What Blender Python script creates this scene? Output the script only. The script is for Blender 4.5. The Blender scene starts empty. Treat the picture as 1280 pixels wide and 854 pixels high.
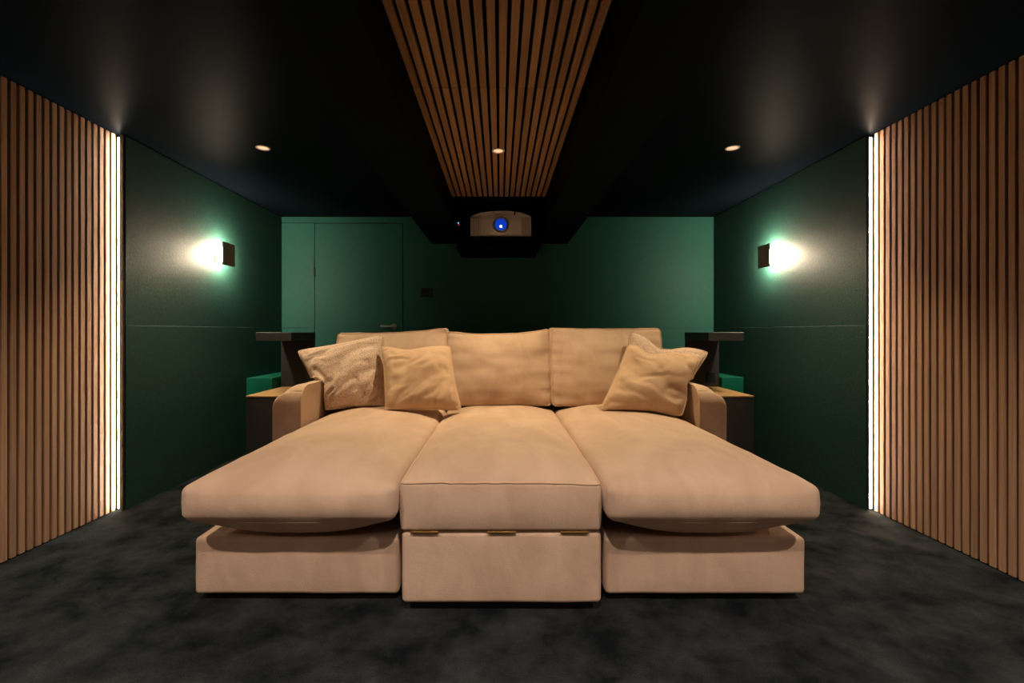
import bpy, bmesh, math, random
from mathutils import Vector, noise
from mathutils.bvhtree import BVHTree
S = bpy.context.scene
COL = S.collection
random.seed(7)
V = Vector

# ------------------------------------------------------------------ camera, world, exposure
cam_data = bpy.data.cameras.new('camera')
cam = bpy.data.objects.new('camera', cam_data)
COL.objects.link(cam)
cam.location = (0, 0, 0.963)
cam.rotation_euler = (math.pi / 2, 0, 0)
cam_data.sensor_width = 36
cam_data.lens = 600 / 1280 * 36
cam_data.shift_x = 15 / 1280
cam_data.shift_y = -12 / 1280
cam_data.clip_start = 0.02
S.camera = cam

world = bpy.data.worlds.new('world')
S.world = world
world.use_nodes = True
world.node_tree.nodes['Background'].inputs[0].default_value = (0.01, 0.012, 0.015, 1)
world.node_tree.nodes['Background'].inputs[1].default_value = 0.2

S.view_settings.view_transform = 'Standard'
S.view_settings.look = 'None'
S.view_settings.exposure = 0.0
S.view_settings.gamma = 1
S.view_settings.use_curve_mapping = False
S.cycles.use_denoising = True
S.cycles.sample_clamp_indirect = 4
S.cycles.max_bounces = 8

# downlight row seen over the sofa / row above the camera / unseen row added as fill: watts and colour
REAR_W, REAR_MID_W, FRONT_W, NEAR_FILL_W = 90, 114, 128, 165
REAR_COL, FRONT_COL = (1.0, 0.76, 0.47), (1.0, 0.80, 0.67)
SCONCE_E = 480
STRIP_LEFT_E, STRIP_RIGHT_E = 150, 95

# ------------------------------------------------------------------ helpers
def tag(o, label, cat, group=None):
    o['label'] = label
    o['category'] = cat
    if group: o['group'] = group
    return o

def thing(name, loc, label, cat, group=None):
    o = bpy.data.objects.new(name, None)
    COL.objects.link(o)
    o.location = loc
    o.empty_display_size = 0.05
    return tag(o, label, cat, group)

def world_loc(o):
    p = V((0, 0, 0))
    while o is not None:
        p += o.location
        o = o.parent
    return p

def obj(name, bm, mat, parent=None, smooth=False, origin=None, recalc=True):
    """link a bmesh built in world coordinates as one object"""
    if recalc:
        bmesh.ops.recalc_face_normals(bm, faces=bm.faces[:])
    me = bpy.data.meshes.new(name)
    org = V(origin) if origin is not None else (world_loc(parent) if parent is not None else V((0, 0, 0)))
    bmesh.ops.translate(bm, vec=-org, verts=bm.verts[:])
    bm.to_mesh(me)
    bm.free()
    if smooth:
        for p in me.polygons: p.use_smooth = True
    me.materials.append(mat)
    o = bpy.data.objects.new(name, me)
    COL.objects.link(o)
    if parent is not None:
        o.parent = parent
        o.location = org - world_loc(parent)
    else:
        o.location = org
    return o

def struct(name, bm, mat, **k):
    o = obj(name, bm, mat, **k)
    o['kind'] = 'structure'
    return o

def copy_of(o, loc, parent=None):
    c = o.copy()
    COL.objects.link(c)
    c.location = loc
    if parent is not None: c.parent = parent
    return c

def copy_tree(o, parent=None):
    c = o.copy()
    COL.objects.link(c)
    if parent is not None: c.parent = parent
    for ch in o.children: copy_tree(ch, c)
    return c

def add_box(bm, a, b, bevel=0.0, seg=2):
    r = bmesh.ops.create_cube(bm, size=1)
    vs = r['verts']
    for v in vs:
        v.co = V([(a[i] + b[i]) / 2 + v.co[i] * (b[i] - a[i]) for i in range(3)])
    if bevel > 0:
        es = list({e for v in vs for e in v.link_edges})
        bmesh.ops.bevel(bm, geom=es, offset=bevel, segments=seg, affect='EDGES', profile=0.5)
    return bm

def box(a, b, bevel=0.0, seg=2):
    return add_box(bmesh.new(), a, b, bevel, seg)

def add_tube(bm, pts, r, n=6, closed=False):
    m = len(pts)
    rings = []
    for i, p in enumerate(pts):
        if closed: t = pts[(i + 1) % m] - pts[i - 1]
        else: t = pts[min(i + 1, m - 1)] - pts[max(i - 1, 0)]
        t.normalize()
        up = V((0, 0, 1)) if abs(t.z) < 0.9 else V((1, 0, 0))
        a = t.cross(up).normalized()
        b = t.cross(a).normalized()
        rings.append([bm.verts.new(p + r * (math.cos(2 * math.pi * k / n) * a + math.sin(2 * math.pi * k / n) * b)) for k in range(n)])
    for i in range(m if closed else m - 1):
        A, B = rings[i], rings[(i + 1) % m]
        if closed and i == m - 1:      # align the seam ring
            best = min(range(n), key=lambda s: (A[0].co - B[s].co).length)
            B = B[best:] + B[:best]
        for k in range(n):
            try: bm.faces.new((A[k], A[(k + 1) % n], B[(k + 1) % n], B[k]))
            except ValueError: pass
    if not closed:
        bm.faces.new(rings[0]); bm.faces.new(rings[-1])
    return bm

def add_lathe(bm, profile, centre, axis='Z', n=32):
    """profile: (radius, height) pairs; closed with caps where the radius is 0"""
    rings = []
    for r, h in profile:
        ring = []
        for k in range(n if r > 1e-6 else 1):
            a = 2 * math.pi * k / n
            p = (r * math.cos(a), r * math.sin(a), h)
            if axis == 'Y': p = (p[0], p[2], p[1])
            if axis == 'X': p = (p[2], p[0], p[1])
            ring.append(bm.verts.new(V(p) + V(centre)))
        rings.append(ring)
    for A, B in zip(rings, rings[1:]):
        if len(A) == 1 and len(B) == 1: continue
        for k in range(n):
            k2 = (k + 1) % n
            if len(A) == 1: bm.faces.new((A[0], B[k], B[k2]))
            elif len(B) == 1: bm.faces.new((A[k], A[k2], B[0]))
            else: bm.faces.new((A[k], A[k2], B[k2], B[k]))
    return bm

def lathe(profile, centre, axis='Z', n=32):
    return add_lathe(bmesh.new(), profile, centre, axis, n)

def axis_samples(h, r, step):
    if r > 0:
        outer = [h - r + r * math.tan(math.radians(t)) for t in (45, 30, 15, 0)]
    else:
        outer = [h]
    inner = outer[-1]
    n = max(2, int(round(2 * inner / step)))
    mid = [-inner + 2 * inner * i / n for i in range(n + 1)]
    return [-x for x in outer[:-1]] + mid + list(reversed(outer[:-1]))

def soft_box(c, h, r, deform=None, step=0.025):
    """rounded box (half sizes h, edge radius r, centre c) passed through deform(a,b,c,p) with a,b,c in -1..1"""
    bm = bmesh.new()
    hx, hy, hz = h
    rr = r if isinstance(r, tuple) else (r, r, r)
    X, Y, Z = [axis_samples(h[i], max(rr), step) for i in range(3)]
    R = max(rr)
    cache = {}
    def vert(x, y, z):
        key = (round(x, 5), round(y, 5), round(z, 5))
        v = cache.get(key)
        if v is None:
            p = V((x, y, z))
            q = V([max(-(h[i] - R), min(h[i] - R, p[i])) for i in range(3)])
            d = p - q
            if d.length > 1e-9: p = q + d.normalized() * R
            w = V((p.x / hx, p.y / hy, p.z / hz))
            if deform: p = deform(w.x, w.y, w.z, p)
            v = cache[key] = bm.verts.new(p + V(c))
        return v
    def face(A, B, f):
        for i in range(len(A) - 1):
            for j in range(len(B) - 1):
                bm.faces.new((f(A[i], B[j]), f(A[i + 1], B[j]), f(A[i + 1], B[j + 1]), f(A[i], B[j + 1])))
    for s in (-1, 1):
        face(X, Y, lambda x, y: vert(x, y, s * hz))
        face(X, Z, lambda x, z: vert(x, s * hy, z))
        face(Y, Z, lambda y, z: vert(s * hx, y, z))
    return bm

# ------------------------------------------------------------------ materials
MATS = {}
def new_mat(name):
    m = bpy.data.materials.new(name)
    m.use_nodes = True
    nt = m.node_tree
    return m, nt, nt.nodes['Principled BSDF']

def plain(name, col, rough=0.5, metal=0.0, spec=0.5, var=0.0, scale=40, bump=0.0, bscale=200, detail=2, coat=0):
    m, nt, p = new_mat(name)
    p.inputs['Base Color'].default_value = (*col, 1)
    p.inputs['Roughness'].default_value = rough
    p.inputs['Metallic'].default_value = metal
    p.inputs['Specular IOR Level'].default_value = spec
    tc = nt.nodes.new('ShaderNodeTexCoord')
    if var > 0:
        n = nt.nodes.new('ShaderNodeTexNoise'); n.inputs['Scale'].default_value = scale; n.inputs['Detail'].default_value = detail
        nt.links.new(tc.outputs['Object'], n.inputs['Vector'])
        r = nt.nodes.new('ShaderNodeValToRGB')
        r.color_ramp.elements[0].position = 0.3; r.color_ramp.elements[1].position = 0.7
        r.color_ramp.elements[0].color = (*[c * (1 - var) for c in col], 1)
        r.color_ramp.elements[1].color = (*[min(1, c * (1 + var)) for c in col], 1)
        nt.links.new(n.outputs['Fac'], r.inputs['Fac'])
        nt.links.new(r.outputs['Color'], p.inputs['Base Color'])
    if bump > 0:
        n2 = nt.nodes.new('ShaderNodeTexNoise'); n2.inputs['Scale'].default_value = bscale; n2.inputs['Detail'].default_value = 3
        nt.links.new(tc.outputs['Object'], n2.inputs['Vector'])
        b = nt.nodes.new('ShaderNodeBump'); b.inputs['Strength'].default_value = bump; b.inputs['Distance'].default_value = 0.004
        nt.links.new(n2.outputs['Fac'], b.inputs['Height'])
        nt.links.new(b.outputs['Normal'], p.inputs['Normal'])
    return m

def emitter(name, col, strength):
    m, nt, p = new_mat(name)
    p.inputs['Base Color'].default_value = (*col, 1)
    p.inputs['Emission Color'].default_value = (*col, 1)
    p.inputs['Emission Strength'].default_value = strength
    return m

def velvet(name, col, nap=0.14, fine=0.0):
    m, nt, p = new_mat(name)
    p.inputs['Roughness'].default_value = 0.85
    p.inputs['Specular IOR Level'].default_value = 0.15
    p.inputs['Sheen Weight'].default_value = 0.25
    p.inputs['Sheen Roughness'].default_value = 0.45
    p.inputs['Sheen Tint'].default_value = (1.0, 0.86, 0.7, 1)
    geo = nt.nodes.new('ShaderNodeNewGeometry')
    n = nt.nodes.new('ShaderNodeTexNoise'); n.inputs['Scale'].default_value = 4.5; n.inputs['Detail'].default_value = 3; n.inputs['Roughness'].default_value = 0.6
    n.inputs['Distortion'].default_value = 0.6
    mp = nt.nodes.new('ShaderNodeMapping'); mp.inputs['Scale'].default_value = (1.5, 0.7, 0.9); mp.inputs['Rotation'].default_value = (0.2, 0.3, 0.5)
    nt.links.new(geo.outputs['Position'], mp.inputs['Vector'])
    nt.links.new(mp.outputs['Vector'], n.inputs['Vector'])
    r = nt.nodes.new('ShaderNodeValToRGB')
    r.color_ramp.elements[0].position = 0.36; r.color_ramp.elements[1].position = 0.62
    r.color_ramp.elements[0].color = (*[c * (1 - nap * k) for c, k in zip(col, (1, 1.2, 1.35))], 1)
    r.color_ramp.elements[1].color = (*col, 1)
    nt.links.new(n.outputs['Fac'], r.inputs['Fac'])
    nt.links.new(r.outputs['Color'], p.inputs['Base Color'])
    n2 = nt.nodes.new('ShaderNodeTexNoise'); n2.inputs['Scale'].default_value = 420; n2.inputs['Detail'].default_value = 2
    n3 = nt.nodes.new('ShaderNodeTexNoise'); n3.inputs['Scale'].default_value = 14; n3.inputs['Detail'].default_value = 3
    for q in (n2, n3): nt.links.new(geo.outputs['Position'], q.inputs['Vector'])
    ma = nt.nodes.new('ShaderNodeMath'); ma.operation = 'MULTIPLY_ADD'; ma.inputs[1].default_value = 2.2
    nt.links.new(n3.outputs['Fac'], ma.inputs[0]); nt.links.new(n2.outputs['Fac'], ma.inputs[2])
    b = nt.nodes.new('ShaderNodeBump'); b.inputs['Strength'].default_value = 0.28; b.inputs['Distance'].default_value = 0.006
    nt.links.new(ma.outputs[0], b.inputs['Height'])
    nt.links.new(b.outputs['Normal'], p.inputs['Normal'])
    return m

def speckled(name, light, dark):
    m, nt, p = new_mat(name)
    p.inputs['Roughness'].default_value = 0.9
    p.inputs['Specular IOR Level'].default_value = 0.1
    tc = nt.nodes.new('ShaderNodeTexCoord')
    w = nt.nodes.new('ShaderNodeTexNoise'); w.inputs['Scale'].default_value = 30
    mx = nt.nodes.new('ShaderNodeMixRGB'); mx.inputs['Fac'].default_value = 0.03
    nt.links.new(tc.outputs['Object'], w.inputs['Vector'])
    nt.links.new(tc.outputs['Object'], mx.inputs[1]); nt.links.new(w.outputs['Color'], mx.inputs[2])
    v = nt.nodes.new('ShaderNodeTexVoronoi'); v.inputs['Scale'].default_value = 135
    nt.links.new(mx.outputs[0], v.inputs['Vector'])
    r = nt.nodes.new('ShaderNodeValToRGB')
    r.color_ramp.elements[0].position = 0.18; r.color_ramp.elements[1].position = 0.42
    r.color_ramp.elements[0].color = (*dark, 1); r.color_ramp.elements[1].color = (*light, 1)
    nt.links.new(v.outputs['Distance'], r.inputs['Fac'])
    nt.links.new(r.outputs['Color'], p.inputs['Base Color'])
    b = nt.nodes.new('ShaderNodeBump'); b.inputs['Strength'].default_value = 0.4; b.inputs['Distance'].default_value = 0.004
    nt.links.new(v.outputs['Distance'], b.inputs['Height']); nt.links.new(b.outputs['Normal'], p.inputs['Normal'])
    return m

def wood(name, c0, c1, along):
    """straight fine grain along the given axis, tone differing from object to object"""
    m, nt, p = new_mat(name)
    p.inputs['Roughness'].default_value = 0.6
    p.inputs['Specular IOR Level'].default_value = 0.25
    tc = nt.nodes.new('ShaderNodeTexCoord')
    oi = nt.nodes.new('ShaderNodeObjectInfo')
    off = nt.nodes.new('ShaderNodeVectorMath'); off.operation = 'SCALE'; off.inputs[0].default_value = (9.1, 7.3, 5.7)
    nt.links.new(oi.outputs['Random'], off.inputs['Scale'])
    add = nt.nodes.new('ShaderNodeVectorMath')
    nt.links.new(tc.outputs['Object'], add.inputs[0]); nt.links.new(off.outputs[0], add.inputs[1])
    mp = nt.nodes.new('ShaderNodeMapping')
    sc = [90, 90, 90]; sc[along] = 2.2
    mp.inputs['Scale'].default_value = sc
    nt.links.new(add.outputs[0], mp.inputs['Vector'])
    n = nt.nodes.new('ShaderNodeTexNoise'); n.inputs['Scale'].default_value = 1.0; n.inputs['Detail'].default_value = 4; n.inputs['Roughness'].default_value = 0.62
    nt.links.new(mp.outputs[0], n.inputs['Vector'])
    r = nt.nodes.new('ShaderNodeValToRGB')
    r.color_ramp.elements[0].position = 0.32; r.color_ramp.elements[1].position = 0.68
    r.color_ramp.elements[0].color = (*c0, 1); r.color_ramp.elements[1].color = (*c1, 1)
    nt.links.new(n.outputs['Fac'], r.inputs['Fac'])
    hs = nt.nodes.new('ShaderNodeHueSaturation')
    mr = nt.nodes.new('ShaderNodeMapRange'); mr.inputs[3].default_value = 0.86; mr.inputs[4].default_value = 1.12
    nt.links.new(oi.outputs['Random'], mr.inputs[0]); nt.links.new(mr.outputs[0], hs.inputs['Value'])
    nt.links.new(r.outputs['Color'], hs.inputs['Color'])
    nt.links.new(hs.outputs['Color'], p.inputs['Base Color'])
    b = nt.nodes.new('ShaderNodeBump'); b.inputs['Strength'].default_value = 0.12; b.inputs['Distance'].default_value = 0.002
    nt.links.new(n.outputs['Fac'], b.inputs['Height']); nt.links.new(b.outputs['Normal'], p.inputs['Normal'])
    return m

def carpet_mat():
    m, nt, p = new_mat('charcoal_carpet')
    p.inputs['Roughness'].default_value = 1.0
    p.inputs['Specular IOR Level'].default_value = 0.02
    tc = nt.nodes.new('ShaderNodeTexCoord')
    n = nt.nodes.new('ShaderNodeTexNoise'); n.inputs['Scale'].default_value = 5.0; n.inputs['Detail'].default_value = 8; n.inputs['Roughness'].default_value = 0.66; n.inputs['Distortion'].default_value = 0.15
    nt.links.new(tc.outputs['Object'], n.inputs['Vector'])
    r = nt.nodes.new('ShaderNodeValToRGB')
    e = r.color_ramp.elements
    e[0].position = 0.36; e[1].position = 0.66
    e[0].color = (0.0085, 0.012, 0.014, 1); e[1].color = (0.046, 0.054, 0.057, 1)
    nt.links.new(n.outputs['Fac'], r.inputs['Fac'])
    f = nt.nodes.new('ShaderNodeTexNoise'); f.inputs['Scale'].default_value = 260; f.inputs['Detail'].default_value = 2
    nt.links.new(tc.outputs['Object'], f.inputs['Vector'])
    mx = nt.nodes.new('ShaderNodeMixRGB'); mx.blend_type = 'MULTIPLY'; mx.inputs['Fac'].default_value = 0.7
    fr = nt.nodes.new('ShaderNodeValToRGB'); fr.color_ramp.elements[0].color = (0.45, 0.45, 0.45, 1); fr.color_ramp.elements[0].position = 0.3; fr.color_ramp.elements[1].position = 0.65
    nt.links.new(f.outputs['Fac'], fr.inputs['Fac'])
    nt.links.new(r.outputs['Color'], mx.inputs[1]); nt.links.new(fr.outputs['Color'], mx.inputs[2])
    nt.links.new(mx.outputs[0], p.inputs['Base Color'])
    ma = nt.nodes.new('ShaderNodeMath'); ma.operation = 'MULTIPLY_ADD'; ma.inputs[1].default_value = 2.0
    nt.links.new(n.outputs['Fac'], ma.inputs[0]); nt.links.new(f.outputs['Fac'], ma.inputs[2])
    b = nt.nodes.new('ShaderNodeBump'); b.inputs['Strength'].default_value = 0.8; b.inputs['Distance'].default_value = 0.012
    nt.links.new(ma.outputs[0], b.inputs['Height']); nt.links.new(b.outputs['Normal'], p.inputs['Normal'])
    return m

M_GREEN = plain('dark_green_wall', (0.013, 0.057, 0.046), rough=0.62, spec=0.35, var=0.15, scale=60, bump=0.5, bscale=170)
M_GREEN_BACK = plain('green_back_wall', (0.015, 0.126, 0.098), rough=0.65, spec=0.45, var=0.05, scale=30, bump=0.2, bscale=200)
M_DARKGAP = plain('joint_black', (0.002, 0.005, 0.005), rough=0.9, spec=0.1)
M_NAVY = plain('navy_ceiling_paint', (0.0038, 0.0068, 0.0108), rough=0.45, spec=0.5, bump=0.08, bscale=120)
M_NAVY.node_tree.nodes['Principled BSDF'].inputs['Specular Tint'].default_value = (0.55, 0.75, 1.0, 1)
M_NAVY.node_tree.nodes['Principled BSDF'].inputs['IOR'].default_value = 1.04
M_BLACKFELT = plain('black_felt', (0.004, 0.005, 0.007), rough=1.0, spec=0.0)
M_SLAT = wood('oak_slat', (0.41, 0.24, 0.145), (0.60, 0.385, 0.245), 2)
M_SLAT_CEIL = wood('oak_slat_lengthwise', (0.225, 0.13, 0.06), (0.36, 0.215, 0.105), 1)
M_CARPET = carpet_mat()
M_VELVET = velvet('tan_velvet', (0.60, 0.435, 0.315))
M_VELVET_PILLOW = velvet('tan_pillow_velvet', (0.58, 0.40, 0.26), nap=0.06)
M_PIPING = plain('tan_piping', (0.60, 0.42, 0.28), rough=0.8, spec=0.2)
M_SPECKLE = speckled('cream_speckled_weave', (0.66, 0.50, 0.39), (0.36, 0.25, 0.18))
M_BLACK = plain('black_satin', (0.036, 0.037, 0.038), rough=0.45, spec=0.5, var=0.1, scale=30)
M_BLACK_PLINTH = plain('black_plinth', (0.006, 0.006, 0.006), rough=0.8, spec=0.2)
M_BOXWOOD = wood('light_oak_top', (0.42, 0.25, 0.10), (0.56, 0.36, 0.17), 0)
M_LEDGE = plain('green_ledge_paint', (0.006, 0.16, 0.10), rough=0.5, spec=0.3)
M_BRASS = plain('brass', (0.45, 0.28, 0.10), rough=0.35, metal=1.0)
M_STEEL = plain('brushed_steel', (0.70, 0.66, 0.60), rough=0.4, metal=0.5)
M_PROJ = plain('pearl_grey_plastic', (0.85, 0.84, 0.84), rough=0.4, spec=0.4)
M_VENT = plain('vent_grey', (0.40, 0.40, 0.38), rough=0.6)
M_RING = plain('lens_ring_grey', (0.30, 0.29, 0.30), rough=0.3, metal=0.6)
M_LENSBLACK = plain('lens_black', (0.008, 0.008, 0.014), rough=0.3)
M_LENS = emitter('blue_lens_glass', (0.006, 0.055, 0.62), 0.7)
M_LENS.node_tree.nodes['Principled BSDF'].inputs['Roughness'].default_value = 0.1
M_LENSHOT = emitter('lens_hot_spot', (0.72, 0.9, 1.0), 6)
M_PLATE = plain('black_switch_plate', (0.006, 0.014, 0.013), rough=0.4)
M_SCONCE = plain('dark_bronze', (0.40, 0.36, 0.34), rough=0.5, metal=0.0)
M_WHITE = plain('white_bezel', (0.8, 0.76, 0.7), rough=0.4)
M_LAMPFACE = emitter('lamp_face_warm', (1.0, 0.66, 0.42), 0.9)
M_SCONCE_GLOW = emitter('sconce_glow', (1.0, 0.82, 0.57), SCONCE_E)
M_STRIP_L = emitter('strip_light_left', (1.0, 0.86, 0.66), STRIP_LEFT_E)
M_STRIP_CYAN = emitter('strip_light_cyan', (0.30, 0.90, 1.0), 1.0)
M_STRIP_CYAN.node_tree.nodes['Principled BSDF'].inputs['Base Color'].default_value = (0.02, 0.05, 0.05, 1)
M_STRIP_R = emitter('strip_light_warm', (1.0, 0.73, 0.53), STRIP_RIGHT_E)
M_BRONZE_TRIM = plain('brown_strip_profile', (0.030, 0.024, 0.021), rough=0.5)
M_LED_CYAN = emitter('indicator_cyan', (0.25, 0.75, 0.9), 1.2)
M_LED_RED = emitter('indicator_red', (0.9, 0.05, 0.08), 1.0)

# ------------------------------------------------------------------ room shell
XL, XR = -2.026, 1.983          # green panel faces
YB, YF = 4.454, -1.6            # back wall face, front wall face
H = 2.03
YC = 2.592                      # where slats end and green panels begin
struct('floor', box((XL - 0.2, YF - 0.1, -0.06), (XR + 0.2, YB + 0.12, 0)), M_CARPET)
ceiling = struct('ceiling', box((XL - 0.2, YF - 0.1, H), (XR + 0.2, YB + 0.12, H + 0.08)), M_NAVY)
struct('wall_front', box((XL - 0.2, YF - 0.1, 0), (XR + 0.2, YF, H)), M_NAVY)
wall_back = struct('wall_back', box((XL - 0.2, YB + 0.02, 0), (XR + 0.2, YB + 0.12, H)), M_DARKGAP)
wall_left = struct('wall_left', box((XL - 0.2, YF, 0), (XL - 0.08, YB + 0.02, H)), M_DARKGAP)
wall_right = struct('wall_right', box((XR + 0.08, YF, 0), (XR + 0.2, YB + 0.02, H)), M_DARKGAP)

SEAM = 1.0
# side walls: an upper and a lower fabric panel each
for w, x0, x1 in ((wall_left, XL - 0.08, XL), (wall_right, XR, XR + 0.08)):
    for z0, z1, e in ((0.0, SEAM - 0.0006, 0.0025), (SEAM + 0.0006, H - 0.004, 0.0)):
        xa, xb = (x0, x1 + e) if w is wall_left else (x0 - e, x1)
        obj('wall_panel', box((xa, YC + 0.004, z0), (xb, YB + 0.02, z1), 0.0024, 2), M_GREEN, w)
# back wall panels around the door
DX0, DX1, DZ = -1.722, -0.902, 1.973
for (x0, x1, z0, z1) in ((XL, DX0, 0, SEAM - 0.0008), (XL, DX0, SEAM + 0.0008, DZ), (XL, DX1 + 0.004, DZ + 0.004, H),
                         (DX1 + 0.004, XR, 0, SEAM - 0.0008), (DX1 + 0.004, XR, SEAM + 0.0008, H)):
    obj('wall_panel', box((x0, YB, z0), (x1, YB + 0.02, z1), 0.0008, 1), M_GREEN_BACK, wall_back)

# slats on the side walls (each one its own piece)
PITCH, SW = 0.0377, 0.0250
XSL, XSR = -2.069, 2.009        # slat faces
NS = 92
for w, xf, sgn, first in ((wall_left, XSL, -1, YC - 0.010), (wall_right, XSR, 1, YC - 0.016)):
    proto = None
    xa, xb = sorted((xf, xf + sgn * 0.021))
    obj('slat_backing', box((min(xb if sgn > 0 else xa - 0.012, xb), YF + 0.02, 0.002), (max(xa, (xb + 0.012) if sgn > 0 else xa), YC + 0.003, H - 0.002)), M_BLACKFELT, w)
    for i in range(NS):
        y1 = first - i * PITCH
        loc = V(((xa + xb) / 2, y1 - SW / 2, 0.004))
        if proto is None:
            proto = obj('slat', box((xa, y1 - SW, 0.004), (xb, y1, H - 0.003), 0.0012, 1), M_SLAT, w, origin=loc)
        else:
            copy_of(proto, loc - world_loc(w), w)

# light strips in the return between slats and green panels
def strip(side):
    left = side < 0
    xf = XSL if left else XSR
    xp = XL if left else XR
    t = thing('light_strip', (xf, YC, 0.0),
              'cool white vertical light strip at the edge of the left slatted wall' if left else
              'warm white vertical light strip at the edge of the right slatted wall', 'light strip')
    a, b = sorted((xf - side * (0.011 if left else 0.006), xf - side * 0.020))
    obj('diffuser', box((a, YC - 0.006, 0.012), (b, YC + 0.002, H - 0.02)), M_STRIP_L if left else M_STRIP_R, t)
    if left:
        obj('diffuser_edge', box((a + 0.0092, YC - 0.0118, 0.012), (a + 0.0134, YC + 0.002, H - 0.02)), M_STRIP_CYAN, t)['label'] = 'cyan tinted edge of the strip'
    c, d = sorted((xf - side * 0.0245, xp + side * 0.001))
    obj('profile', box((c, YC - 0.012, 0.004), (d, YC + 0.003, H - 0.005), 0.001, 1), M_BRONZE_TRIM, t)
    c, d = sorted((xf + side * 0.004, xp + side * 0.001))
    obj('backing', box((c, YC - 0.001, 0.004), (d, YC + 0.0038, H - 0.005)), M_BLACKFELT, t)
strip(-1); strip(1)

# dropped beams either side of the slatted recess, ceiling slats
RB = 0.365
struct('trim_1', box((-0.631, YF, 1.78), (-RB, YB - 0.001, H + 0.001)), M_NAVY)
struct('trim_2', box((RB - 0.008, YF, 1.78), (0.624, YB - 0.001, H + 0.001)), M_NAVY)
struct('trim_3', box((-RB, YB - 0.03, 1.70), (RB - 0.008, YB - 0.001, H)), M_NAVY)
CZ, CX, CY1 = 1.983, -0.010, 3.62
obj('slat_backing', box((CX - 0.353, YF + 0.02, CZ + 0.018), (CX + 0.353, CY1, H + 0.001)), M_BLACKFELT, ceiling)
JOINT = 2.007
ps = {}
for seg, (ya, yb) in enumerate(((JOINT + 0.0012, CY1), (YF + 0.03, JOINT - 0.0012))):
    for i in range(18):
        x = CX + (i - 8.5) * 0.04
        loc = V((x, (ya + yb) / 2, CZ))
        if seg not in ps:
            ps[seg] = obj('slat', box((x - 0.0135, ya, CZ), (x + 0.0135, yb, CZ + 0.018), 0.001, 1), M_SLAT_CEIL, ceiling, origin=loc)
        else:
            copy_of(ps[seg], loc, ceiling)

# door
door = struct('door_1', box((DX0 + 0.004, YB + 0.001, 0.004), (DX1 - 0.004, YB + 0.03, DZ - 0.003), 0.001, 1), M_GREEN_BACK)
hx, hz = -0.982, 1.015
hb = lathe([(0, -0.002), (0.026, -0.002), (0.027, 0.006), (0.024, 0.010), (0.011, 0.011), (0.010, 0.045), (0, 0.046)], (0, 0, 0), 'Y', 28)
for v in hb.verts: v.co = V((v.co.x + hx, YB - v.co.y, v.co.z + hz))
add_tube(hb, [V((hx, YB - 0.038, hz)), V((hx - 0.02, YB - 0.042, hz)), V((hx - 0.118, YB - 0.042, hz))], 0.0095, 12)
dh = obj('handle', hb, M_STEEL, door, smooth=True)
dh['label'] = 'brushed steel lever handle'
for z in (1.52, 0.35):
    bm = box((DX0 - 0.004, YB - 0.006, z - 0.045), (DX0 + 0.010, YB + 0.002, z + 0.045), 0.002, 1)
    add_tube(bm, [V((DX0 + 0.002, YB - 0.008, z - 0.045)), V((DX0 + 0.002, YB - 0.008, z + 0.045))], 0.006, 8)
    obj('hinge', bm, M_PLATE, door)

# light switch
sw = thing('light_switch', (-0.675, YB, 1.327), 'black double light switch plate on the green wall right of the door', 'light switch')
obj('plate', box((-0.735, YB - 0.008, 1.285), (-0.652, YB, 1.369), 0.003, 2), M_PLATE, sw)
obj('plate', box((-0.647, YB - 0.008, 1.285), (-0.622, YB, 1.369), 0.003, 2), M_PLATE, sw)
for x in (-0.713, -0.674): obj('rocker', box((x - 0.012, YB - 0.012, 1.305), (x + 0.012, YB - 0.006, 1.349), 0.002, 1), M_PLATE, sw)

# green boxed ledges in the two back corners
struct('trim_4', box((XL, 3.83, 0), (-1.818, YB, 0.594), 0.002, 1), M_LEDGE)
struct('trim_5', box((1.806, 3.906, 0), (XR, YB, 0.592), 0.002, 1), M_LEDGE)

# ------------------------------------------------------------------ downlights
def downlight(x, y, z, watts, col, label, group, R=0.040, angle=100):
    t = thing('downlight', (x, y, z), label, 'downlight', group)
    obj('bezel', lathe([(R, 0.001), (R, -0.003), (R * 0.93, -0.0045), (R * 0.74, -0.003), (R * 0.70, 0.001)], (x, y, z), 'Z', 36), M_WHITE, t, smooth=True)
    obj('lamp_face', lathe([(0, -0.0015), (R * 0.72, -0.0015), (R * 0.72, 0.0005), (0, 0.0005)], (x, y, z), 'Z', 36), M_LAMPFACE, t)
    ld = bpy.data.lights.new('downlight_lamp', 'SPOT')
    ld.energy = watts; ld.color = col; ld.spot_size = math.radians(angle); ld.spot_blend = 0.75
    ld.shadow_soft_size = 0.028
    lo = bpy.data.objects.new('lamp', ld)
    COL.objects.link(lo)
    lo.parent = t
    lo.location = (0, 0, -0.006)
    return t
downlight(-1.373, 2.78, H, REAR_W, REAR_COL, 'small round white recessed downlight in the navy ceiling above the left sofa arm', None)
downlight(-0.010, 2.70, CZ, REAR_MID_W, REAR_COL, 'small round white recessed downlight set into the wooden ceiling slats', None, R=0.036)
downlight(1.347, 2.78, H, REAR_W, REAR_COL, 'small round white recessed downlight in the navy ceiling above the right sofa arm', None)
PLACE = ['left of the slatted recess', 'set into the ceiling slats', 'right of the slatted recess']
for y, w, row in ((0.45, FRONT_W, 'in front of the sofa'), (-0.95, NEAR_FILL_W, 'added as fill near the front wall')):  # the row by the front wall is unseen, added to fill the sofa fronts
    for i, (x, z) in enumerate(((-1.373, H), (-0.010, CZ), (1.347, H))):
        downlight(x, y, z, w, FRONT_COL, 'downlight ' + PLACE[i] + ', in the row ' + row, None,
                  R=0.036 if i == 1 else 0.040, angle=128)

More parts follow.
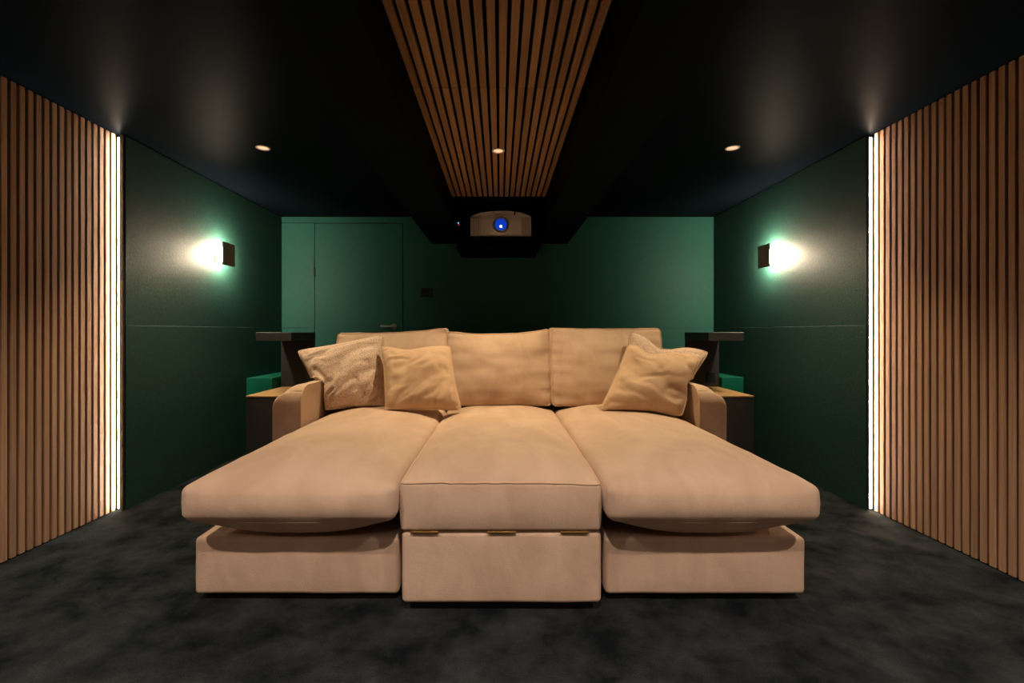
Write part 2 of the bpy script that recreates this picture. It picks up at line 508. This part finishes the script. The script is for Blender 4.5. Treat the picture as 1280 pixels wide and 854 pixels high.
# ------------------------------------------------------------------ wall sconces
def sconce(side, y0, y1, zc, label):
    xw = XL if side < 0 else XR
    t = thing('wall_sconce', (xw, (y0 + y1) / 2, zc), label, 'wall light')
    def bx(a, b, d0, d1, z0, z1, bev=0.001):
        x0, x1 = sorted((xw - side * d0, xw - side * d1))
        return box((x0, a, z0), (x1, b, z1), bev, 1)
    obj('back_plate', bx(y0 + 0.02, y1 - 0.02, 0.0, 0.008, zc - 0.055, zc + 0.055), M_SCONCE, t)
    obj('diffuser', bx(y0 + 0.03, y1 - 0.03, 0.008, 0.066, zc - 0.045, zc + 0.045, 0.004), M_SCONCE_GLOW, t)
    obj('front_plate', bx(y0, y1, 0.066, 0.080, zc - 0.081, zc + 0.081, 0.002), M_SCONCE, t)
sconce(-1, 3.385, 3.527, 1.52, 'dark square wall light glowing on the left green wall')
sconce(1, 3.405, 3.546, 1.51, 'dark square wall light glowing on the right green wall')

# ------------------------------------------------------------------ sofa
sofa = thing('sofa', (0, 2.6, 0), 'large tan velvet sofa with three footstool seats in the middle of the carpet', 'sofa')
def fbm(p, f, ax=(1, 1, 1)):
    q = V((p.x * ax[0], p.y * ax[1], p.z * ax[2])) * f
    return noise.noise(q) + 0.5 * noise.noise(q * 2.03 + V((3.1, 1.7, 9.2)))

def ring_pts(hx, hy, r, n=6, step=0.03):
    """rounded rectangle outline in the xy plane"""
    out = []
    for (sx, sy, a0) in ((1, 1, 0), (-1, 1, 90), (-1, -1, 180), (1, -1, 270)):
        for k in range(n + 1):
            a = math.radians(a0 + 90 * k / n)
            out.append(V((sx * (hx - r) + r * math.cos(a), sy * (hy - r) + r * math.sin(a), 0)))
    full = []
    for i in range(len(out)):
        a, b = out[i], out[(i + 1) % len(out)]
        m = max(1, int((b - a).length / step))
        for k in range(m): full.append(a.lerp(b, k / m))
    return full

# bases and plinths
def base(x0, x1, y0, y1, z0, z1, seed):
    c = V(((x0 + x1) / 2, (y0 + y1) / 2, (z0 + z1) / 2))
    h = ((x1 - x0) / 2, (y1 - y0) / 2, (z1 - z0) / 2)
    def d(a, b, cc, p):
        q = p + c
        o = p.copy()
        if b < -0.9:
            o.y += 0.004 * fbm(q + V((seed, 0, 0)), 5) - 0.006 * (1 - a * a) * (1 - cc * cc)
        return o
    return soft_box(c, h, 0.017, d, 0.04)
obj('base', base(-1.090, -0.360, 1.710, 3.40, 0.025, 0.229, 1.3), M_VELVET, sofa, smooth=True)
obj('base', base(0.374, 1.090, 1.710, 3.40, 0.025, 0.229, 5.3), M_VELVET, sofa, smooth=True)
cb = obj('base', base(-0.338, 0.349, 1.645, 3.40, 0.030, 0.277, 9.7), M_VELVET, sofa, smooth=True)
for x in (-0.258, 0.006, 0.255):
    bm = box((x - 0.048, 1.638, 0.2745), (x + 0.048, 1.651, 0.2825), 0.0008, 1)
    add_tube(bm, [V((x - 0.048, 1.637, 0.279)), V((x + 0.048, 1.637, 0.279))], 0.0036, 10)
    hg = obj('hinge', bm, M_BRASS, cb)
    hg['label'] = 'small brass hinge bar'
obj('plinth', box((-1.03, 1.75, 0), (-0.39, 3.36, 0.03)), M_BLACK_PLINTH, sofa)
obj('plinth', box((0.40, 1.75, 0), (1.03, 3.36, 0.03)), M_BLACK_PLINTH, sofa)
obj('plinth', box((-0.31, 1.67, 0), (0.32, 3.36, 0.034)), M_BLACK_PLINTH, sofa)

# long seat cushions
def chaise(x0, x1, y0, y1, zb, zt, crown, belly, seed, flat=False):
    c = V(((x0 + x1) / 2, (y0 + y1) / 2, (zb + zt) / 2))
    h = ((x1 - x0) / 2, (y1 - y0) / 2, (zt - zb) / 2)
    def d(a, b, cc, p):
        q = p + c + V((seed * 3.1, seed, 0))
        o = p.copy()
        fa = 1 - abs(a) ** (3.2 if flat else 2.6)
        fb = 1 - abs(b) ** (10 if b > 0 else (9 if flat else 7))
        up = max(0.0, cc); dn = max(0.0, -cc)
        o.z += up * crown * fa * fb - dn * belly * fa * (1 - abs(b) ** 16)
        # fabric waves and creases, strongest near the front rim
        rim = math.exp(-((b + 1) * h[1] / 0.16) ** 2)
        o.z += up * (0.005 * fbm(q, 4.5) + 0.004 * rim * fa * fbm(q, 16, (1.6, 0.35, 1)))
        edge = 1 - abs(cc) ** 2
        if not flat: edge = max(0.0, edge)
        if b < -0.97 or abs(a) > 0.97:
            bulge = 0.014 if flat else 0.026
            if b < -0.97:
                o.y -= bulge * edge * (1 - abs(a) ** 6) + 0.004 * edge * fbm(q, 11, (1, 1, 0.5))
            if abs(a) > 0.97:
                o.x += math.copysign(0.006 * edge, a)
        return o
    bm = soft_box(c, h, 0.014 if flat else 0.027, d, 0.03)
    def rim(z):
        pts = []
        for p in ring_pts(h[0] - 0.003 - (0 if flat else 0.006), h[1] - 0.003 - (0 if flat else 0.006), 0.014 if flat else 0.03):
            pp = V((p.x, p.y, z))
            pts.append(d(pp.x / h[0], pp.y / h[1], 0.92 * (1 if z > 0 else -1), pp) + c)
        return pts
    return bm, rim(h[2] - 0.003), rim(-h[2] + (0.003 if flat else 0.010))
for (args, flat) in (((-1.070, -0.352, 1.602, 3.20, 0.328, 0.447, 0.062, 0.085, 1.0), False),
                     ((-0.340, 0.344, 1.638, 3.20, 0.281, 0.448, 0.052, 0.0, 2.0), True),
                     ((0.360, 1.074, 1.602, 3.20, 0.328, 0.447, 0.062, 0.085, 3.3), False)):
    bm, top, bot = chaise(*args, flat=flat)
    ck = obj('seat_cushion', bm, M_VELVET, sofa, smooth=True)
    pb = bmesh.new()
    if flat: add_tube(pb, top, 0.0036, 6, True)
    if not flat: add_tube(pb, bot, 0.0036, 6, True)
    obj('piping', pb, M_PIPING, ck, smooth=True)

# arms
def arm(x0, x1, outer):
    c = V(((x0 + x1) / 2, (2.62 + 3.52) / 2, (0.04 + 0.665) / 2))
    h = ((x1 - x0) / 2, 0.45, 0.3125)
    def d(a, b, cc, p):
        o = p.copy()
        # big soft round over the outer top edge and over the front top edge
        R, RF = 0.125, 0.10
        u = outer * p.x + h[0]                 # 0 at the inner face
        if p.z > h[2] - R and u > 2 * h[0] - R:
            du, dz = u - (2 * h[0] - R), p.z - (h[2] - R)
            m, l = max(du, dz), math.hypot(du, dz)
            if l > 1e-6:
                k = m / l
                o.x = outer * ((2 * h[0] - R + du * k) - h[0]); o.z = h[2] - R + dz * k
        if o.z > h[2] - RF and p.y < -h[1] + RF:
            dy, dz = (-h[1] + RF) - p.y, o.z - (h[2] - RF)
            if dz > 0:
                m, l = max(dy, dz), math.hypot(dy, dz)
                if l > 1e-6:
                    k = m / l
                    o.y = (-h[1] + RF) - dy * k; o.z = h[2] - RF + dz * k
        q = o + c
        if abs(a) > 0.5: o.x += outer * 0.004 * fbm(q, 4)
        o.z += 0.004 * max(0, cc) * fbm(q, 6)
        return o
    return soft_box(c, h, 0.012, d, 0.018), c, h, d
for x0, x1, s in ((-1.245, -1.085, -1), (1.088, 1.240, 1)):
    bm, c, h, d = arm(x0, x1, s)
    a = obj('arm', bm, M_VELVET, sofa, smooth=True)
    pts = []
    ux = -s * h[0]
    path = [(-h[1], -h[2] + 0.05 + i * 0.02) for i in range(28)] + [(-h[1], h[2])] + [(-h[1] + i * 0.02, h[2]) for i in range(1, 40)]
    for y, z in path:
        p = V((ux, y, z))
        pts.append(d(-s, y / h[1], z / h[2], p) + c + V((s * 0.002, 0, -0.002)))
    pts = [p for i, p in enumerate(pts) if i == 0 or (p - pts[i - 1]).length > 0.004]
    obj('piping', add_tube(bmesh.new(), pts, 0.0035, 6), M_PIPING, a, smooth=True)
    obj('foot', box((x0 + 0.02, 2.68, 0), (x1 - 0.02, 2.74, 0.045)), M_BLACK_PLINTH, sofa)
obj('back_frame', soft_box(V((0, 3.48, 0.44)), (1.245, 0.075, 0.40), 0.03, None, 0.08), M_VELVET, sofa, smooth=True)

# back cushions
def back_cushion(x0, x1, z0, zl, zm, zr, y, seed, lean=0.10):
    zt = (zl + zr) / 2
    c = V(((x0 + x1) / 2, y, (z0 + zt) / 2))
    h = ((x1 - x0) / 2, 0.085, (zt - z0) / 2)
    def d(a, b, cc, p):
        o = p.copy()
        q = p + c + V((seed * 2.3, 0, seed))
        t = (cc + 1) / 2
        top = (zl * (1 - a) / 2 + zr * (1 + a) / 2) * 1.0 + (zm - (zl + zr) / 2) * (1 - a * a)
        o.z += t * t * (top - zt)
        f = (1 - abs(a) ** 2.6) * (1 - abs(cc) ** 3)
        o.y += b * 0.060 * f
        side = abs(a) ** 4
        o.y += max(0, -b) * (0.007 * fbm(q, 6, (1, 1, 1.2)) + 0.022 * abs(a) ** 6 * (1 - abs(a) ** 24) * fbm(q, 14, (0.35, 1, 2.2)) + 0.006 * fbm(q, 9, (0.5, 1, 1.5)))
        o.x += 0.006 * a * (1 - cc * cc) + 0.004 * fbm(q, 10, (0.3, 1, 1)) * side
        o.z += 0.004 * max(0, cc) * fbm(q, 9)
        o.y += lean * t
        return o
    bm = soft_box(c, h, 0.022, d, 0.018)
    def rim(b):
        pts = []
        for p in ring_pts(h[0] - 0.004, h[2] - 0.004, 0.022, step=0.02):
            pp = V((p.x, b * (h[1] - 0.004), p.y))
            pts.append(d(pp.x / h[0], b * 0.95, pp.z / h[2], pp) + c)
        return pts
    return bm, rim(-1)
for args in ((-1.090, -0.360, 0.478, 0.958, 0.960, 0.992, 3.205, 1.1), (-0.362, 0.338, 0.478, 0.968, 0.950, 0.985, 3.215, 2.2),
             (0.340, 1.074, 0.478, 0.993, 0.985, 0.990, 3.195, 3.7)):
    bm, pr = back_cushion(*args)
    ck = obj('back_cushion', bm, M_VELVET, sofa, smooth=True)
    obj('piping', add_tube(bmesh.new(), pr, 0.0032, 6, True), M_PIPING, ck, smooth=True)

# ------------------------------------------------------------------ throw pillows
def solid(o):
    off = world_loc(o)
    return BVHTree.FromPolygons([v.co + off for v in o.data.vertices], [tuple(p.vertices) for p in o.data.polygons])
SOFA_SOLIDS = [(solid(o), 0.013 if o.name.startswith('arm') else 0.0) for o in sofa.children if o.name.split('.')[0] in ('seat_cushion', 'back_cushion', 'arm')]
def press_clear(p, margin):
    """a soft pillow is dented by the cushions it rests on: move a point out of them"""
    p = p.copy()
    for _ in range(3):
        for t, extra in SOFA_SOLIDS:
            mg = margin + extra
            loc, n, i, d = t.find_nearest(p, 0.16)
            if loc is None: continue
            inside = (p - loc).dot(n) < 0
            if inside or d < mg:
                away = (loc - p if inside else p - loc)
                p = loc + (away.normalized() if away.length > 1e-5 else n) * mg
    return p
def pillow(TL, TR, BR, BL, thick, mat, label, seed, pinch=0.06, group=None, crease=0.012, fold_dir=(1.0, 0.4), sag=0.0, chop=None, pmat=None):
    TL, TR, BR, BL = map(V, (TL, TR, BR, BL))
    nrm = (TR - BL).cross(TL - BR).normalized()
    if nrm.y > 0: nrm = -nrm           # towards the camera side
    N = 44
    def pt(u, v, side):
        # u,v in -1..1, v up; pinch the edges inwards so that the corners stand out
        pu = u * (1 - pinch * (1 - v * v) * abs(u) ** 2)
        pv = v * (1 - (pinch + (sag if v > 0 else 0)) * (1 - u * u) * abs(v) ** 2)
        if chop:
            u0, dep, wd = chop
            pv -= dep * math.exp(-((u - u0) / wd) ** 2) * max(0, (v + 1) / 2) ** 2
        m = min(abs(u), abs(v)); k8 = 1 - 0.045 * m ** 8      # blunt corner tips
        a, b = (pu * k8 + 1) / 2, (pv * k8 + 1) / 2
        p = (BL * (1 - a) + BR * a) * (1 - b) + (TL * (1 - a) + TR * a) * b
        prof = (max(0, 1 - abs(u) ** 2.2) * max(0, 1 - abs(v) ** 2.2)) ** 0.55
        k = V((u * fold_dir[0] + v * fold_dir[1], v * fold_dir[0] - u * fold_dir[1], seed * 5 + side))
        edge = min(1.0, 4 * (1 - max(abs(u), abs(v))))
        warp = 0.35 * noise.noise(V((u * 1.4, v * 1.4, seed)))
        n1 = noise.noise(V((k.x * 0.9, (k.y + warp) * 2.6, k.z)))
        n2 = noise.noise(V((k.x * 1.5 + 7, (k.y + warp) * 4.8, k.z + 3)))
        gate = 0.35 + 0.9 * max(0, noise.noise(V((u * 1.2, v * 1.2, seed + 9))) + 0.25)
        w = 0.7 * n1 - 1.1 * max(0, 0.22 - abs(n2)) * gate * 2.2
        gather = noise.noise(V((u * 7, v * 7, seed + 20))) * max(abs(u), abs(v)) ** 6 * 0.5
        dent = 0
        if chop:
            dent = -1.6 * dep * thick * math.exp(-((u - u0) / (wd * 0.8)) ** 2) * max(0, (v + 1) / 2) ** 2
        p = p + nrm * side * (thick * prof + crease * (w + gather) * edge + dent * prof)
        return p
    bm = bmesh.new()
    ts = [-math.cos(math.pi * i / N) * 0.55 + (2 * i / N - 1) * 0.45 for i in range(N + 1)]
    grid = {}
    for side in (1, -1):
        for i, u in enumerate(ts):
            for j, v in enumerate(ts):
                onedge = i in (0, N) or j in (0, N)
                key = (i, j, 0 if onedge else side)
                if key not in grid: grid[key] = bm.verts.new(pt(u, v, side))
        for i in range(N):
            for j in range(N):
                g = lambda i, j: grid.get((i, j, side)) or grid[(i, j, 0)]
                bm.faces.new((g(i, j), g(i + 1, j), g(i + 1, j + 1), g(i, j + 1)))
    for v in bm.verts: v.co = press_clear(v.co, 0.009)
    c = (TL + TR + BR + BL) / 4
    base_z = min(v.co.z for v in bm.verts)
    t = thing('throw_pillow', (c.x, c.y, base_z), label, 'pillow', group)
    obj('cover', bm, mat, t, smooth=True)
    loop = [pt(u, -1, 1) for u in ts[:-1]] + [pt(1, v, 1) for v in ts[:-1]] + [pt(u, 1, 1) for u in reversed(ts[1:])] + [pt(-1, v, 1) for v in reversed(ts[1:])]
    loop = [press_clear(p, 0.014) for p in loop]
    loop = [p for i, p in enumerate(loop) if (p - loop[i - 1]).length > 0.002]
    obj('piping', add_tube(bmesh.new(), loop, 0.0045, 6, True), pmat or M_PIPING, t, smooth=True)
    return t
G = None
pillow((-1.316, 3.10, 0.843), (-0.735, 3.06, 0.950), (-0.70, 2.92, 0.497), (-1.062, 2.90, 0.490), 0.105, M_SPECKLE,
       'cream speckled square pillow leaning against the left sofa arm', 1.0, 0.05, crease=0.034, fold_dir=(0.9, 0.5), pmat=M_SPECKLE)
pillow((-0.738, 2.97, 0.880), (-0.312, 3.00, 0.879), (-0.222, 2.82, 0.500), (-0.665, 2.77, 0.500), 0.09, M_VELVET_PILLOW,
       'plain tan velvet pillow right beside the speckled one on the left seat', 2.4, 0.06, crease=0.036, fold_dir=(0.85, 0.55), chop=(-0.3, 0.10, 0.45))
pillow((0.842, 3.11, 0.973), (1.327, 3.04, 0.836), (1.09, 2.92, 0.54), (0.74, 2.99, 0.54), 0.06, M_SPECKLE,
       'cream speckled pillow tucked behind the plain pillow by the right sofa arm', 3.1, 0.04, crease=0.012, chop=(-0.10, 0.30, 0.42), pmat=M_SPECKLE)
pillow((0.786, 2.93, 0.898), (1.199, 2.86, 0.815), (1.016, 2.67, 0.492), (0.572, 2.78, 0.502), 0.10, M_VELVET_PILLOW,
       'plain tan velvet pillow tilted in front of the speckled one by the right sofa arm', 4.7, 0.05, crease=0.024, fold_dir=(0.9, -0.3), chop=(-0.30, 0.20, 0.36))

# ------------------------------------------------------------------ side tables with raised cantilever shelf
def side_table(s, label):
    X = lambda *v: sorted(s * q for q in v)
    t = thing('side_table', (s * 1.56, 3.70, 0), label, 'side table')
    a, b = X(1.80, 1.30)
    obj('cabinet', box((a, 3.40, 0.0), (b, 4.02, 0.500), 0.002, 1), M_BLACK, t)
    tp = obj('tabletop', box((a, 3.396, 0.500), (b, 4.02, 0.511), 0.0015, 1), M_BOXWOOD, t)
    tp['label'] = 'light oak tabletop'
    a, b = X(1.805, 1.544)
    col = obj('upright', box((a, 3.955, 0.511), (b, 4.012, 0.896), 0.002, 1), M_BLACK, t)
    a, b = X(1.806, 1.543)
    obj('shelf', box((a, 3.55, 0.896), (b, 4.013, 0.959), 0.002, 1), M_BLACK, t)
    if s > 0:
        obj('control_plate', box((1.700, 3.947, 0.545), (1.768, 3.956, 0.632), 0.002, 1), M_PLATE, col)
side_table(-1, 'black side table with oak top and raised shelf left of the sofa')
side_table(1, 'black side table with oak top and raised shelf right of the sofa')

# ------------------------------------------------------------------ projector on its hanging shelf
ps_ = thing('projector_shelf', (-0.012, 4.18, 1.745), 'dark hanging shelf under the projector between the ceiling beams', 'shelf')
obj('shelf_board', box((-0.362, 3.935, 1.70), (0.352, 4.42, 1.745), 0.002, 1), M_NAVY, ps_)
obj('shelf_skirt', box((-0.355, 3.94, 1.640), (0.322, 4.40, 1.70), 0.01, 2), M_NAVY, ps_)
pj = thing('projector', (0.006, 4.16, 1.746), 'grey home cinema projector with a glowing blue lens on the ceiling shelf', 'projector')
px = 0.007
outline = [(-0.250, 1.752), (-0.250, 1.910), (-0.240, 1.922), (-0.165, 1.950), (-0.08, 1.958), (0.0, 1.960), (0.09, 1.958), (0.165, 1.950), (0.240, 1.922), (0.250, 1.910), (0.250, 1.752)]
bm = bmesh.new()
lo, hi = [], []
for x, z in outline:
    lo.append(bm.verts.new((px + x, 3.955, z))); hi.append(bm.verts.new((px + x, 4.39, z)))
bm.faces.new(lo); bm.faces.new(hi)
for k in range(len(outline)):
    k2 = (k + 1) % len(outline)
    bm.faces.new((lo[k], lo[k2], hi[k2], hi[k]))
bmesh.ops.bevel(bm, geom=[e for e in bm.edges if all(abs(v.co.y - 3.955) < 1e-4 for v in e.verts)], offset=0.006, segments=2, affect='EDGES')
body = obj('body', bm, M_PROJ, pj)
for sx in (-1, 1):
    vp = obj('vent', box((px + sx * 0.205 - 0.036, 3.949, 1.765), (px + sx * 0.205 + 0.036, 3.958, 1.906), 0.002, 1), M_VENT, pj)
    for k in range(7):
        x = px + sx * 0.205 - 0.031 + k * 0.0103
        obj('fin', box((x - 0.0022, 3.944, 1.768), (x + 0.0022, 3.950, 1.903)), M_PROJ, vp)
lc = (px, 3.95, 1.846)
obj('lens_ring', lathe([(0.080, 0.006), (0.078, -0.012), (0.072, -0.016), (0.066, -0.012), (0.064, 0.006)], lc, 'Y', 40), M_PROJ, pj, smooth=True)
obj('lens_barrel', lathe([(0.064, 0.004), (0.062, -0.020), (0.056, -0.022), (0.050, -0.014), (0.046, 0.004)], lc, 'Y', 40), M_RING, pj, smooth=True)
gl = obj('lens', lathe([(0, -0.014), (0.02, -0.0125), (0.036, -0.008), (0.0485, 0.0), (0.0485, 0.004), (0, 0.004)], lc, 'Y', 40), M_LENS, pj, smooth=True)
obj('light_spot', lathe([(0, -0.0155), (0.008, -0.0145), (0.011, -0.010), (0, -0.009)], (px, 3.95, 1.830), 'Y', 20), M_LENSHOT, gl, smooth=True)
obj('top_notch', box((px + 0.108, 3.951, 1.925), (px + 0.118, 3.957, 1.957), 0.001, 1), M_LENSBLACK, pj)
for x in (-0.2, 0.2): obj('foot', lathe([(0, -0.001), (0.016, -0.001), (0.016, 0.008), (0, 0.008)], (px + x, 4.02, 1.746), 'Z', 16), M_LENSBLACK, pj)

sn = thing('sensor', (-0.352, 4.10, 1.88), 'tiny black sensor with cyan and red lights on the beam left of the projector', 'sensor')
obj('housing', box((-0.366, 4.08, 1.862), (-0.338, 4.12, 1.90), 0.002, 1), M_LENSBLACK, sn)
obj('indicator', lathe([(0, -0.003), (0.0055, -0.002), (0.0055, 0.002), (0, 0.002)], (-0.3535, 4.079, 1.889), 'Y', 12), M_LED_CYAN, sn)
obj('indicator', lathe([(0, -0.003), (0.0045, -0.002), (0.0045, 0.002), (0, 0.002)], (-0.350, 4.079, 1.874), 'Y', 12), M_LED_RED, sn)
